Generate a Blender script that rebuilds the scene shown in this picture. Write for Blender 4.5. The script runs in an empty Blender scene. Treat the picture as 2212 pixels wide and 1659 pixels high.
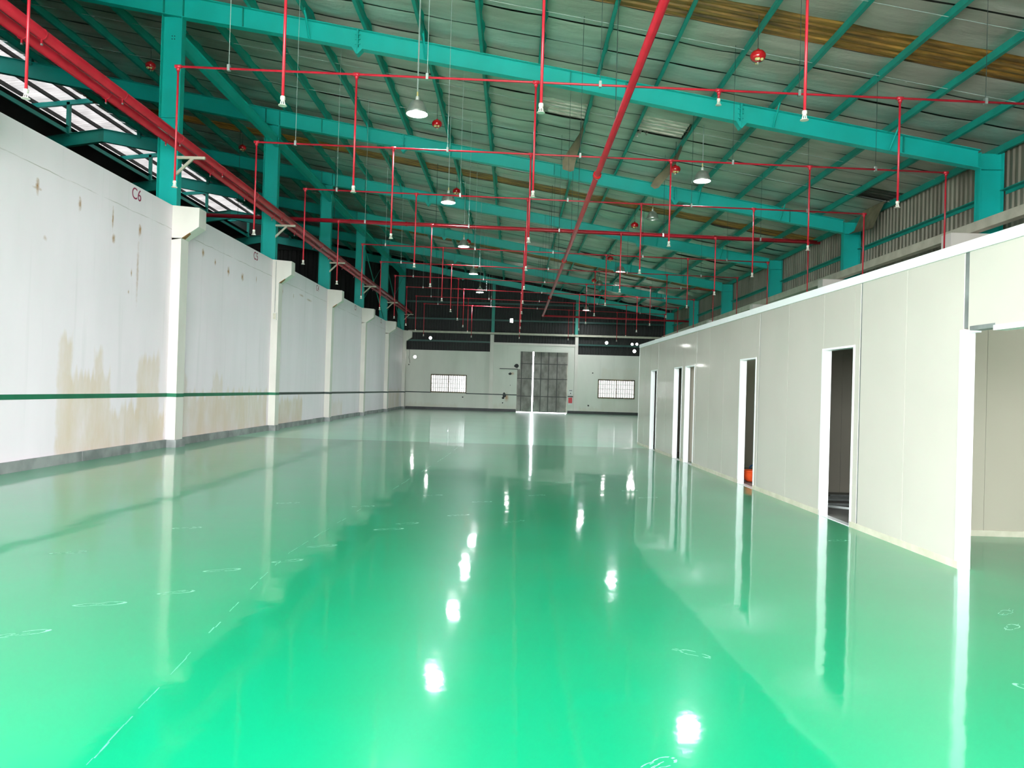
import bpy, math, random
from mathutils import Vector, Matrix

random.seed(7)
scene = bpy.context.scene
COL = scene.collection

# ------------------------------------------------------------------ camera
F_PX, IW, IH = 1661.0, 2212.0, 1659.0
EYE = Vector((0.0, 0.0, 1.55))
_vp = ((1111.0 - IW / 2) / F_PX, (843.0 - IH / 2) / F_PX)      # where the hall's length vanishes
yd = Vector((_vp[0], _vp[1], 1.0)).normalized()
up = Vector((0.029, -1.0, 0.0)); up = (up - yd * up.dot(yd)).normalized()
xr = yd.cross(up)
# rows xr, yd, up turn a camera vector (x right, y down, z forward) into world axes
def c2w(v): return Vector((xr.dot(v), yd.dot(v), up.dot(v)))
cam_data = bpy.data.cameras.new('camera')
cam = bpy.data.objects.new('camera', cam_data); COL.objects.link(cam)
rx, ry, rz = c2w(Vector((1, 0, 0))), c2w(Vector((0, -1, 0))), c2w(Vector((0, 0, -1)))
m = Matrix(((rx.x, ry.x, rz.x, EYE.x), (rx.y, ry.y, rz.y, EYE.y), (rx.z, ry.z, rz.z, EYE.z), (0, 0, 0, 1)))
cam.matrix_world = m
cam_data.sensor_fit = 'HORIZONTAL'
cam_data.sensor_width = 36.0
cam_data.lens = 36.0 * F_PX / IW
cam_data.clip_start = 0.05; cam_data.clip_end = 500
scene.camera = cam

# ------------------------------------------------------------------ sky and exposure
world = bpy.data.worlds.new('overcast_sky'); scene.world = world
world.use_nodes = True
bg = world.node_tree.nodes['Background']
bg.inputs['Color'].default_value = (0.93, 0.97, 1.0, 1)
bg.inputs['Strength'].default_value = 14.0
vs = scene.view_settings
vs.view_transform = 'Standard'; vs.look = 'None'; vs.gamma = 1.0; vs.use_curve_mapping = False
vs.exposure = 1.3
scene.cycles.use_denoising = True
scene.cycles.max_bounces = 5
scene.cycles.diffuse_bounces = 3
scene.cycles.glossy_bounces = 3
scene.cycles.transmission_bounces = 4
scene.cycles.transparent_max_bounces = 4
scene.cycles.use_adaptive_sampling = True
scene.cycles.adaptive_threshold = 0.03
scene.cycles.sample_clamp_indirect = 8.0
LAMP_STRENGTH = 200.0
# sampling portal in the open front end behind the camera (gives off no light of its own; it only guides sky sampling)
pl = bpy.data.lights.new('front_opening_portal', 'AREA'); pl.shape = 'RECTANGLE'; pl.size = 12.4; pl.size_y = 6.2
po = bpy.data.objects.new('front_opening_portal', pl); COL.objects.link(po)
po.location = (-1.83, -3.55, 3.1); po.rotation_euler = (math.radians(90), 0, 0)
pl.cycles.is_portal = True

# ------------------------------------------------------------------ helpers
WL = {}
def setk(o, label=None, cat=None, group=None, kind=None):
    if label: o['label'] = label
    if cat: o['category'] = cat
    if group: o['group'] = group
    if kind: o['kind'] = kind
    return o

def thing(name, label, cat, loc=(0, 0, 0), group=None):
    o = bpy.data.objects.new(name, None); COL.objects.link(o)
    o.location = loc; o.empty_display_size = 0.2
    WL[o] = Vector(loc)
    return setk(o, label, cat, group)

def struct(name, loc=(0, 0, 0)):
    o = bpy.data.objects.new(name, None); COL.objects.link(o)
    o.location = loc; WL[o] = Vector(loc)
    o['kind'] = 'structure'
    return o

class MB:
    def __init__(s): s.v = []; s.f = []
    def add(s, vs_, fs):
        b = len(s.v); s.v += [tuple(p) for p in vs_]; s.f += [tuple(b + i for i in f) for f in fs]; return s
    def box(s, x0, x1, y0, y1, z0, z1):
        return s.add([(x0, y0, z0), (x1, y0, z0), (x1, y1, z0), (x0, y1, z0), (x0, y0, z1), (x1, y0, z1), (x1, y1, z1), (x0, y1, z1)],
                     [(0, 3, 2, 1), (4, 5, 6, 7), (0, 1, 5, 4), (1, 2, 6, 5), (2, 3, 7, 6), (3, 0, 4, 7)])
    def hexa(s, p):      # eight points: bottom ring then top ring
        return s.add(p, [(0, 3, 2, 1), (4, 5, 6, 7), (0, 1, 5, 4), (1, 2, 6, 5), (2, 3, 7, 6), (3, 0, 4, 7)])
    def prism(s, poly, vec):
        n = len(poly); vec = Vector(vec)
        a = [Vector(p) for p in poly]; b = [p + vec for p in a]
        return s.add(a + b, [tuple(range(n - 1, -1, -1)), tuple(range(n, 2 * n))] + [(i, (i + 1) % n, n + (i + 1) % n, n + i) for i in range(n)])
    def tube(s, pts, r, n=10, caps=True):
        pts = [Vector(p) for p in pts]; rs = r if isinstance(r, (list, tuple)) else [r] * len(pts)
        rings = []
        for i, p in enumerate(pts):
            d = (pts[min(i + 1, len(pts) - 1)] - pts[max(i - 1, 0)]).normalized()
            ref = Vector((0, 0, 1)) if abs(d.z) < 0.9 else Vector((1, 0, 0))
            u = d.cross(ref).normalized(); w = u.cross(d)
            rings.append([p + (u * math.cos(2 * math.pi * k / n) + w * math.sin(2 * math.pi * k / n)) * rs[i] for k in range(n)])
        fs = []
        for i in range(len(pts) - 1):
            for k in range(n):
                fs.append((i * n + k, i * n + (k + 1) % n, (i + 1) * n + (k + 1) % n, (i + 1) * n + k))
        if caps:
            fs.append(tuple(range(n - 1, -1, -1))); fs.append(tuple((len(pts) - 1) * n + k for k in range(n)))
        return s.add([q for rg in rings for q in rg], fs)
    def lathe(s, prof, n=20, c=(0, 0, 0), close=True):
        vs_ = []; fs = []
        for r, z in prof:
            for k in range(n):
                a = 2 * math.pi * k / n
                vs_.append((c[0] + r * math.cos(a), c[1] + r * math.sin(a), c[2] + z))
        for i in range(len(prof) - 1):
            for k in range(n):
                fs.append((i * n + k, i * n + (k + 1) % n, (i + 1) * n + (k + 1) % n, (i + 1) * n + k))
        if close:
            fs.append(tuple(range(n - 1, -1, -1))); fs.append(tuple((len(prof) - 1) * n + k for k in range(n)))
        return s.add(vs_, fs)
    def grid(s, fn, nu, nv):
        vs_ = [fn(i / nu, j / nv) for i in range(nu + 1) for j in range(nv + 1)]
        fs = [(i * (nv + 1) + j, (i + 1) * (nv + 1) + j, (i + 1) * (nv + 1) + j + 1, i * (nv + 1) + j + 1) for i in range(nu) for j in range(nv)]
        return s.add(vs_, fs)

def build(mb, name, material, parent=None, smooth=False, loc=None):
    """world-space shape -> one mesh object; its origin is the parent's, or loc / bbox base"""
    if parent is not None: off = WL[parent]
    elif loc is not None: off = Vector(loc)
    else:
        xs, ys, zs = zip(*mb.v); off = Vector(((min(xs) + max(xs)) / 2, (min(ys) + max(ys)) / 2, min(zs)))
    me = bpy.data.meshes.new(name)
    me.from_pydata([(p[0] - off.x, p[1] - off.y, p[2] - off.z) for p in mb.v], [], mb.f)
    me.materials.append(material)
    if smooth:
        me.polygons.foreach_set('use_smooth', [True] * len(me.polygons))
    me.update()
    o = bpy.data.objects.new(name, me); COL.objects.link(o)
    if parent is not None: o.parent = parent
    else: o.location = off
    WL[o] = off.copy()
    return o

def kids(o): return [c for c in bpy.data.objects if c.parent == o]
def copy_tree(o, loc=None, parent=None, label=None):
    c = o.copy(); COL.objects.link(c)
    if loc is not None: c.location = loc
    if parent is not None: c.parent = parent
    if label: c['label'] = label
    for ch in CH.get(o, []): copy_tree(ch, parent=c)
    return c
CH = {}
def reg(o):
    """remember children once so copies are cheap"""
    CH[o] = kids(o)
    for c in CH[o]: CH[c] = kids(c)

# ------------------------------------------------------------------ materials
def new_mat(name):
    mt = bpy.data.materials.new(name); mt.use_nodes = True
    nt = mt.node_tree; b = nt.nodes['Principled BSDF']
    return mt, nt, b
def node(nt, t, **kw):
    n = nt.nodes.new(t)
    for k, v in kw.items(): setattr(n, k, v)
    return n
def math_(nt, op, a, b=None, clamp=False):
    n = node(nt, 'ShaderNodeMath', operation=op, use_clamp=clamp)
    for i, x in enumerate((a, b)):
        if x is None: continue
        if isinstance(x, (int, float)): n.inputs[i].default_value = x
        else: nt.links.new(x, n.inputs[i])
    return n.outputs[0]
def mixc(nt, fac, a, b, mode='MIX'):
    n = node(nt, 'ShaderNodeMix', data_type='RGBA', blend_type=mode)
    for sock, x in ((n.inputs[0], fac), (n.inputs[6], a), (n.inputs[7], b)):
        if isinstance(x, (int, float)): sock.default_value = x
        elif isinstance(x, tuple): sock.default_value = (*x, 1) if len(x) == 3 else x
        else: nt.links.new(x, sock)
    return n.outputs[2]
def pos(nt, scale=(1, 1, 1)):
    g = node(nt, 'ShaderNodeNewGeometry')
    mp = node(nt, 'ShaderNodeMapping'); mp.inputs['Scale'].default_value = scale
    nt.links.new(g.outputs['Position'], mp.inputs['Vector'])
    return mp.outputs[0]
def noise(nt, vec, scale, detail=3, rough=0.5):
    n = node(nt, 'ShaderNodeTexNoise'); n.inputs['Scale'].default_value = scale
    n.inputs['Detail'].default_value = detail; n.inputs['Roughness'].default_value = rough
    nt.links.new(vec, n.inputs['Vector']); return n.outputs['Fac']
def ramp(nt, fac, a, b):
    n = node(nt, 'ShaderNodeMapRange', clamp=True)
    n.inputs['From Min'].default_value = a; n.inputs['From Max'].default_value = b
    nt.links.new(fac, n.inputs['Value']); return n.outputs[0]
def bump(nt, b, h, strength, dist):
    n = node(nt, 'ShaderNodeBump'); n.inputs['Strength'].default_value = strength; n.inputs['Distance'].default_value = dist
    nt.links.new(h, n.inputs['Height']); nt.links.new(n.outputs[0], b.inputs['Normal'])
    return n
def simple(name, c1, c2=None, scale=4.0, rough=0.5, metal=0.0, bmp=0.0, stretch=(1, 1, 1), bscale=None, spec=0.5, coat=0.0, lo=0.35, hi=0.65):
    mt, nt, b = new_mat(name)
    b.inputs['Roughness'].default_value = rough; b.inputs['Metallic'].default_value = metal
    b.inputs['Specular IOR Level'].default_value = spec
    b.inputs['Coat Weight'].default_value = coat; b.inputs['Coat Roughness'].default_value = 0.06
    v = pos(nt, stretch)
    f = noise(nt, v, scale)
    nt.links.new(mixc(nt, ramp(nt, f, lo, hi), c1, c2 or tuple(x * 0.88 for x in c1)), b.inputs['Base Color'])
    if bmp:
        bump(nt, b, noise(nt, v, bscale or scale * 4), bmp, 0.01)
    return mt
def emis(name, col, strength):
    mt, nt, b = new_mat(name)
    b.inputs['Base Color'].default_value = (0.8, 0.8, 0.8, 1)
    b.inputs['Emission Color'].default_value = (*col, 1); b.inputs['Emission Strength'].default_value = strength
    return mt

M = {}
M['teal'] = simple('teal_paint', (0.004, 0.47, 0.42), (0.004, 0.42, 0.365), 1.5, 0.42, bmp=0.03, bscale=25)
M['teal_dull'] = simple('teal_paint_dull', (0.004, 0.32, 0.26), (0.006, 0.26, 0.205), 2.0, 0.5)
M['red'] = simple('red_pipe_paint', (0.46, 0.012, 0.028), (0.36, 0.009, 0.02), 3.0, 0.35)
M['red_gloss'] = simple('red_gloss', (0.6, 0.006, 0.012), (0.5, 0.005, 0.01), 5.0, 0.18, coat=0.5)
M['brass'] = simple('pale_sprinkler_metal', (0.75, 0.72, 0.62), (0.6, 0.57, 0.5), 30, 0.35, 0.4)
M['galv'] = simple('galvanised_steel', (0.42, 0.45, 0.43), (0.33, 0.36, 0.34), 12, 0.4, 0.7)
M['cable'] = simple('dark_cable', (0.03, 0.05, 0.045), None, 10, 0.6)
M['lightcable'] = simple('pale_cable', (0.36, 0.42, 0.40), None, 10, 0.5)
M['cream_steel'] = simple('cream_steel', (0.58, 0.55, 0.44), (0.48, 0.45, 0.35), 6, 0.5)
M['cream_beam'] = simple('cream_crane_beam', (0.52, 0.50, 0.40), (0.42, 0.40, 0.31), 3, 0.6)
M['alu'] = simple('spun_aluminium', (0.62, 0.62, 0.58), (0.5, 0.5, 0.47), 8, 0.38, 0.75)
M['lamp_on'] = emis('lit_lamp_face', (0.93, 0.95, 1.0), LAMP_STRENGTH)
M['lamp_off'] = simple('unlit_lamp_glass', (0.55, 0.55, 0.52), None, 8, 0.15)
M['wall_spot'] = emis('lit_wall_spot', (1.0, 0.98, 0.95), 18)
M['yellow'] = simple('pale_yellow_plastic', (0.72, 0.6, 0.25), None, 10, 0.4)
M['white_plastic'] = simple('white_plastic', (0.7, 0.7, 0.66), None, 10, 0.4)
M['black'] = simple('black_rubber', (0.012, 0.013, 0.013), None, 10, 0.6)
M['corr_right'] = simple('weathered_cladding', (0.24, 0.23, 0.175), (0.15, 0.14, 0.10), 1.2, 0.55, 0.15, stretch=(1, 1, 0.35))
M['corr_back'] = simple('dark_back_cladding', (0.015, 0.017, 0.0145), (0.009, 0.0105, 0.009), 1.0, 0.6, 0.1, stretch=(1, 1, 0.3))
M['roof_sheet'] = simple('darkened_roof_sheet', (0.10, 0.10, 0.085), (0.05, 0.05, 0.04), 3.5, 0.5, 0.2, stretch=(1, 3, 1))  # darkened so the gaps between foil blankets read as shade
M['girt_dark'] = simple('dark_girt', (0.01, 0.07, 0.055), None, 3, 0.5)
M['flap'] = simple('brown_insulation_back', (0.25, 0.21, 0.13), (0.17, 0.14, 0.085), 4, 0.7)
M['concrete_floor'] = simple('bare_concrete', (0.26, 0.25, 0.23), (0.16, 0.155, 0.14), 1.5, 0.6, bmp=0.1)
M['apron'] = simple('outdoor_concrete', (0.58, 0.57, 0.53), (0.48, 0.47, 0.44), 0.6, 0.8)
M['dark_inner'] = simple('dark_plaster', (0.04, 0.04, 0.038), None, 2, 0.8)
M['pilaster'] = simple('cream_white_pilaster', (0.70, 0.66, 0.60), (0.64, 0.60, 0.54), 1.6, 0.55, bmp=0.06, stretch=(1, 1, 0.5))
M['panel'] = simple('sandwich_panel_white', (0.52, 0.485, 0.425), (0.49, 0.46, 0.40), 0.7, 0.22, coat=0.35)
M['trim'] = simple('white_aluminium_trim', (0.82, 0.83, 0.82), (0.78, 0.79, 0.78), 2, 0.3)
M['joint_grey'] = simple('grey_joint_strip', (0.22, 0.24, 0.23), (0.12, 0.13, 0.125), 3, 0.5)
M['room_panel'] = simple('room_lining_panel', (0.42, 0.39, 0.31), (0.38, 0.355, 0.28), 0.6, 0.4)
M['curb'] = simple('grey_base_curb', (0.30, 0.31, 0.30), (0.17, 0.18, 0.175), 2.2, 0.6, bmp=0.3, bscale=20)
M['curb_dark'] = simple('dark_base_curb', (0.03, 0.035, 0.033), (0.015, 0.018, 0.017), 2.0, 0.5)
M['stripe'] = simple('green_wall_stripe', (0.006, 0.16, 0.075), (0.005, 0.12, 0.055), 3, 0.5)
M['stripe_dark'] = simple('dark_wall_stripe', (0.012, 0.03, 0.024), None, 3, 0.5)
M['mark_red'] = simple('dark_red_lettering', (0.34, 0.01, 0.07), None, 5, 0.6)
M['door_leaf'] = simple('grey_door_sheet', (0.24, 0.23, 0.205), (0.13, 0.122, 0.105), 2.6, 0.55, 0.2, stretch=(1, 1, 0.6))
M['door_rib'] = simple('dark_door_rib', (0.055, 0.055, 0.05), None, 4, 0.6)
M['rust_frame'] = simple('rusty_window_frame', (0.18, 0.125, 0.05), (0.06, 0.05, 0.035), 9, 0.7)
M['orange'] = simple('orange_plastic', (0.75, 0.09, 0.02), (0.62, 0.07, 0.015), 4, 0.3)
M['blue'] = simple('blue_plastic', (0.02, 0.10, 0.26), None, 4, 0.4)
M['scuff'] = simple('pale_shoe_scuff', (0.30, 0.62, 0.46), (0.16, 0.5, 0.33), 25, 0.45)
M['jointline'] = simple('pale_floor_joint', (0.14, 0.52, 0.33), (0.04, 0.38, 0.19), 9, 0.35)

# insulation foil
mt, nt, b = new_mat('foil_insulation'); M['foil'] = mt
v = pos(nt); vst = pos(nt, (0.35, 1.6, 1))
f1 = noise(nt, vst, 1.3, 4); f2 = noise(nt, v, 9, 2)
nt.links.new(mixc(nt, ramp(nt, f1, 0.3, 0.7), (0.42, 0.40, 0.34), (0.64, 0.62, 0.55)), b.inputs['Base Color'])
b.inputs['Metallic'].default_value = 0.55; b.inputs['Roughness'].default_value = 0.42
h = math_(nt, 'ADD', math_(nt, 'MULTIPLY', noise(nt, vst, 3.0, 4, 0.6), 1.0), math_(nt, 'MULTIPLY', f2, 0.25))
bump(nt, b, h, 0.6, 0.05)

# brown translucent skylight; dirt streaks, with the ridges' shading worked into the colour
mt, nt, b = new_mat('dirty_skylight'); M['skylight'] = mt
v = pos(nt, (0.25, 3.0, 1))
f = ramp(nt, noise(nt, v, 3.0, 5, 0.65), 0.35, 0.68)
nt.links.new(mixc(nt, f, (0.05, 0.024, 0.003), (0.36, 0.185, 0.035)), b.inputs['Base Color'])
b.inputs['Roughness'].default_value = 0.45
tr = node(nt, 'ShaderNodeBsdfTranslucent'); nt.links.new(mixc(nt, f, (0.0003, 0.00015, 0.00002), (0.0018, 0.0009, 0.00012)), tr.inputs['Color'])
ad = node(nt, 'ShaderNodeAddShader'); nt.links.new(b.outputs[0], ad.inputs[0]); nt.links.new(tr.outputs[0], ad.inputs[1])
nt.links.new(ad.outputs[0], nt.nodes['Material Output'].inputs['Surface'])

# white translucent ridge sheet
mt, nt, b = new_mat('translucent_ridge_sheet'); M['ridge_sheet'] = mt
v = pos(nt, (1, 1, 1)); f = ramp(nt, noise(nt, v, 1.2, 3), 0.3, 0.7)
b.inputs['Base Color'].default_value = (0.28, 0.26, 0.25, 1)
tr = node(nt, 'ShaderNodeBsdfTranslucent'); nt.links.new(mixc(nt, f, (0.02, 0.0185, 0.018), (0.034, 0.032, 0.031)), tr.inputs['Color'])
ad = node(nt, 'ShaderNodeAddShader'); nt.links.new(b.outputs[0], ad.inputs[0]); nt.links.new(tr.outputs[0], ad.inputs[1])
nt.links.new(ad.outputs[0], nt.nodes['Material Output'].inputs['Surface'])

# window pane: tinted grey to dim the sky behind, with a faint sheen
mt, nt, b = new_mat('window_glass'); M['glass'] = mt
tp = node(nt, 'ShaderNodeBsdfTransparent'); tp.inputs[0].default_value = (0.19, 0.184, 0.18, 1)
gl = node(nt, 'ShaderNodeBsdfGlossy'); gl.inputs['Roughness'].default_value = 0.05
mx = node(nt, 'ShaderNodeMixShader'); mx.inputs[0].default_value = 0.08
nt.links.new(tp.outputs[0], mx.inputs[1]); nt.links.new(gl.outputs[0], mx.inputs[2])
nt.links.new(mx.outputs[0], nt.nodes['Material Output'].inputs['Surface'])

# glossy green epoxy and its matt first coat
def epoxy(name, c1, c2, rough, wave, ior=1.5, scale=0.9):
    """pigmented coat: diffuse body under a clear reflecting surface"""
    mt, nt, b = new_mat(name); nt.nodes.remove(b)
    v = pos(nt)
    h = math_(nt, 'ADD', noise(nt, v, scale, 2, 0.45), math_(nt, 'MULTIPLY', noise(nt, v, scale * 7, 2, 0.6), 0.12))
    bp = node(nt, 'ShaderNodeBump'); bp.inputs['Strength'].default_value = wave; bp.inputs['Distance'].default_value = 0.02
    nt.links.new(h, bp.inputs['Height'])
    di = node(nt, 'ShaderNodeBsdfDiffuse'); nt.links.new(mixc(nt, ramp(nt, noise(nt, v, 0.5, 2), 0.3, 0.7), c1, c2), di.inputs['Color'])
    gl = node(nt, 'ShaderNodeBsdfGlossy'); gl.inputs['Roughness'].default_value = rough; gl.inputs['Color'].default_value = (1, 1, 1, 1)
    fr = node(nt, 'ShaderNodeFresnel'); fr.inputs['IOR'].default_value = ior
    for n in (gl, fr): nt.links.new(bp.outputs[0], n.inputs['Normal'])
    mx = node(nt, 'ShaderNodeMixShader')
    hz = node(nt, 'ShaderNodeBsdfGlossy'); hz.inputs['Roughness'].default_value = max(0.285, rough); hz.inputs['Color'].default_value = (1, 1, 1, 1)
    nt.links.new(bp.outputs[0], hz.inputs['Normal'])
    mg = node(nt, 'ShaderNodeMixShader'); mg.inputs[0].default_value = 0.265      # a little haze around the sharp reflection
    nt.links.new(gl.outputs[0], mg.inputs[1]); nt.links.new(hz.outputs[0], mg.inputs[2])
    nt.links.new(fr.outputs[0], mx.inputs[0]); nt.links.new(di.outputs[0], mx.inputs[1]); nt.links.new(mg.outputs[0], mx.inputs[2])
    nt.links.new(mx.outputs[0], nt.nodes['Material Output'].inputs['Surface'])
    return mt
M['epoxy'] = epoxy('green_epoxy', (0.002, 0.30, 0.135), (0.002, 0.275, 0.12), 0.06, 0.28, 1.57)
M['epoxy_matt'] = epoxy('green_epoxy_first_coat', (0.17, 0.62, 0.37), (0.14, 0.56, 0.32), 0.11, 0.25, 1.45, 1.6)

# painted plaster with damp patches; spots = rust marks (y, z, half width, half height)
def plaster(name, c1, c2, damp, spots=(), patches=(), axis='Y', crack_z=None):
    mt, nt, b = new_mat(name)
    b.inputs['Roughness'].default_value = 0.6
    g = node(nt, 'ShaderNodeNewGeometry'); sp = node(nt, 'ShaderNodeSeparateXYZ'); nt.links.new(g.outputs['Position'], sp.inputs[0])
    hc = sp.outputs[axis]; z = sp.outputs['Z']
    v = pos(nt, (1, 1, 0.35)); v2 = pos(nt)
    col = mixc(nt, ramp(nt, noise(nt, v, 0.8, 4), 0.3, 0.7), c1, c2)
    # beige damp areas low down: blocky patches with upright edges, mottled inside
    wy = math_(nt, 'ADD', hc, math_(nt, 'MULTIPLY', math_(nt, 'SUBTRACT', noise(nt, v2, 2.5, 3, 0.6), 0.5), 0.22))
    wz = math_(nt, 'ADD', z, math_(nt, 'MULTIPLY', math_(nt, 'SUBTRACT', noise(nt, pos(nt, (5, 5, 0.6)), 1.0, 3, 0.6), 0.5), 1.0))
    dm = None
    for (a, c, zt, amt) in patches:
        k = math_(nt, 'MULTIPLY', ramp(nt, math_(nt, 'SUBTRACT', wy, a), 0.0, 0.10), ramp(nt, math_(nt, 'SUBTRACT', c, wy), 0.0, 0.10))
        k = math_(nt, 'MULTIPLY', math_(nt, 'MULTIPLY', k, ramp(nt, math_(nt, 'SUBTRACT', zt, wz), 0.0, 0.18)), amt)
        dm = k if dm is None else math_(nt, 'MAXIMUM', dm, k)
    if dm is not None:
        dm = math_(nt, 'MULTIPLY', dm, math_(nt, 'ADD', -0.25, math_(nt, 'MULTIPLY', noise(nt, v, 1.6, 5, 0.65), 2.0)), True)
        col = mixc(nt, dm, col, damp)
    # faint grey streaks
    vs2 = pos(nt, (5, 5, 0.25))
    st = ramp(nt, noise(nt, vs2, 1.0, 3), 0.60, 0.78)
    col = mixc(nt, math_(nt, 'MULTIPLY', st, 0.16), col, (0.36, 0.37, 0.33))
    if crack_z is not None:
        wob = math_(nt, 'MULTIPLY', math_(nt, 'SUBTRACT', noise(nt, v2, 2.5, 3), 0.5), 0.05)
        d = math_(nt, 'ABSOLUTE', math_(nt, 'SUBTRACT', math_(nt, 'ADD', z, wob), crack_z))
        cm = math_(nt, 'MULTIPLY', math_(nt, 'LESS_THAN', d, 0.008), ramp(nt, noise(nt, v2, 1.7, 3), 0.30, 0.62))
        col = mixc(nt, math_(nt, 'MULTIPLY', cm, 0.55), col, (0.3, 0.23, 0.17))
    tot = None
    wn = math_(nt, 'MULTIPLY', noise(nt, v2, 14, 3), 0.9)
    for (sy, sz, sw, sh, amt) in spots:
        sw *= 1.5; sh *= 1.25
        a = math_(nt, 'DIVIDE', math_(nt, 'SUBTRACT', hc, sy), sw); c = math_(nt, 'DIVIDE', math_(nt, 'SUBTRACT', z, sz), sh)
        r = math_(nt, 'SQRT', math_(nt, 'ADD', math_(nt, 'MULTIPLY', a, a), math_(nt, 'MULTIPLY', c, c)))
        k = math_(nt, 'MULTIPLY', math_(nt, 'SUBTRACT', 1.25, math_(nt, 'ADD', r, wn), True), amt, True)
        tot = k if tot is None else math_(nt, 'MAXIMUM', tot, k)
    if tot is not None:
        col = mixc(nt, math_(nt, 'MULTIPLY', tot, 1.4, True), col, (0.40, 0.19, 0.06))
    nt.links.new(col, b.inputs['Base Color'])
    bump(nt, b, noise(nt, v2, 3.5, 4), 0.12, 0.02)
    return mt

RUST = [(12.75, 4.72, 0.05, 0.17, 1.0), (12.75, 4.68, 0.12, 0.03, .7), (14.0, 4.72, 0.05, 0.16, .9), (15.15, 4.72, 0.03, 0.25, 1.), (15.2, 4.33, 0.06, 0.11, 1.),
        (16.25, 4.72, 0.06, 0.14, 1.), (16.2, 3.85, 0.05, 0.75, .5), (15.95, 3.75, 0.03, 0.1, .9), (13.0, 3.9, 0.05, 0.06, .5), (15.85, 3.35, 0.03, .05, .8),
        (19.55, 4.82, 0.07, 0.13, 1.), (20.35, 4.72, 0.05, 0.1, .9), (21.3, 4.62, 0.08, 0.14, 1.), (22.4, 4.62, 0.10, 0.13, .9), (23.6, 4.72, 0.03, 0.14, 1.),
        (26.3, 4.7, 0.03, 0.14, .8), (27.6, 4.7, .04, .1, .8), (28.6, 4.85, .3, .05, .6), (29.7, 4.8, .4, .05, .6)]
DAMP = [(8.0, 11.9, 1.9, .7), (13.45, 13.95, 2.35, .9), (13.5, 15.3, 1.75, 1.), (13.5, 17.0, 1.05, 1.), (14.6, 15.0, 2.2, .8), (16.3, 17.4, 2.15, .9), (15.3, 17.7, .9, 1.),
        (18.1, 25.0, 1.32, 1.), (18.2, 18.9, 1.75, .7), (20.4, 21.2, 1.8, .6), (25.4, 29.2, 1.1, 1.), (33.0, 36, .9, .5), (47.8, 54, 1.4, .7)]
M['wall_left'] = plaster('left_wall_plaster', (0.91, 0.79, 0.845), (0.83, 0.73, 0.77), (0.74, 0.585, 0.475), RUST, DAMP, 'Y', 5.05)
M['wall_back'] = plaster('back_wall_plaster', (0.70, 0.69, 0.62), (0.60, 0.60, 0.53), (0.58, 0.54, 0.43), [(-0.55, 1.02, 0.16, 0.35, 0.8), (-0.2, 2.75, 0.18, .14, .7)], [(-8, -4, .5, .6), (-1.5, 0.2, .6, .5), (4.6, 7, .5, .5), (6.2, 9, 3.4, .35)], 'X')

# ------------------------------------------------------------------ layout numbers (metres)
S = 7.38
FY = [17.95 + S * k for k in range(-3, 6)]            # portal frames; the marked pillar nearest the camera is index 3
XL, XR = -8.03, 11.3                                    # left wall face, right cladding
YB, YF = 55.3, -3.6                                     # back wall face, front end
RIDGE = -17.85
def ztop(x):                                            # top of rafters = underside of purlins
    return 9.23 - 0.166 * x if x > RIDGE else 9.23 - 0.166 * (2 * RIDGE - x)
def zfoil(x): return ztop(x) + 0.2
def depth(x):
    t = [(-40, .55), (-17.85, .55), (-8, .52), (-5.8, .47), (.8, .40), (6.2, .45), (11.3, .43)]
    for (a, da), (b_, db) in zip(t, t[1:]):
        if a <= x <= b_: return da + (db - da) * (x - a) / (b_ - a)
    return .45
ORD = ['nearest', 'second', 'third', 'fourth', 'fifth', 'sixth', 'seventh', 'eighth', 'ninth', 'tenth', 'eleventh', 'twelfth', 'thirteenth']

# ================================================================== FLOOR
floor = build(MB().box(-8.3, 4.15, YF, 22.0, -0.2, 0.0).box(4.15, 11.5, YF, 9.05, -0.2, 0.0), 'floor', M['epoxy'])
floor['kind'] = 'structure'
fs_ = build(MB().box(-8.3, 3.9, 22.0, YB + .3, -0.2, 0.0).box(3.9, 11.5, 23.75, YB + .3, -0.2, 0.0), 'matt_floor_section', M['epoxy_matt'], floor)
build(MB().box(4.15, 11.5, 9.05, 22.0, -0.2, 0.0).box(3.9, 11.5, 22.0, 23.75, -0.2, 0.0), 'room_floor', M['concrete_floor'], floor)
build(MB().box(-36, -8.3, YF, YB + .3, -0.2, 0.0), 'far_nave_floor', M['concrete_floor'], floor)
# hairline joint along the hall, with a wandering width
jm = MB(); jp = [(-1.41, 21.9), (-1.5, 18.0), (-1.56, 16.4), (-1.75, 12.5), (-1.9, 9.5), (-2.02, 7.1), (-1.96, 6.0), (-1.8, 4.4), (-1.68, 3.2), (-1.6, 2.4)]
for i in range(len(jp) - 1):
    n = 14
    for k in range(n):
        if random.random() < 0.35: continue
        t0, t1 = k / n, (k + 1) / n
        a = [jp[i][q] + (jp[i + 1][q] - jp[i][q]) * t0 for q in (0, 1)]; c = [jp[i][q] + (jp[i + 1][q] - jp[i][q]) * t1 for q in (0, 1)]
        w0 = random.uniform(.0015, .005); w1 = random.uniform(.0015, .005); j = random.uniform(-.006, .006)
        jm.add([(a[0] - w0 + j, a[1], .0008), (a[0] + w0 + j, a[1], .0008), (c[0] + w1 + j, c[1], .0008), (c[0] - w1 + j, c[1], .0008)], [(0, 1, 2, 3)])
build(jm, 'joint_line', M['jointline'], floor)
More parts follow.
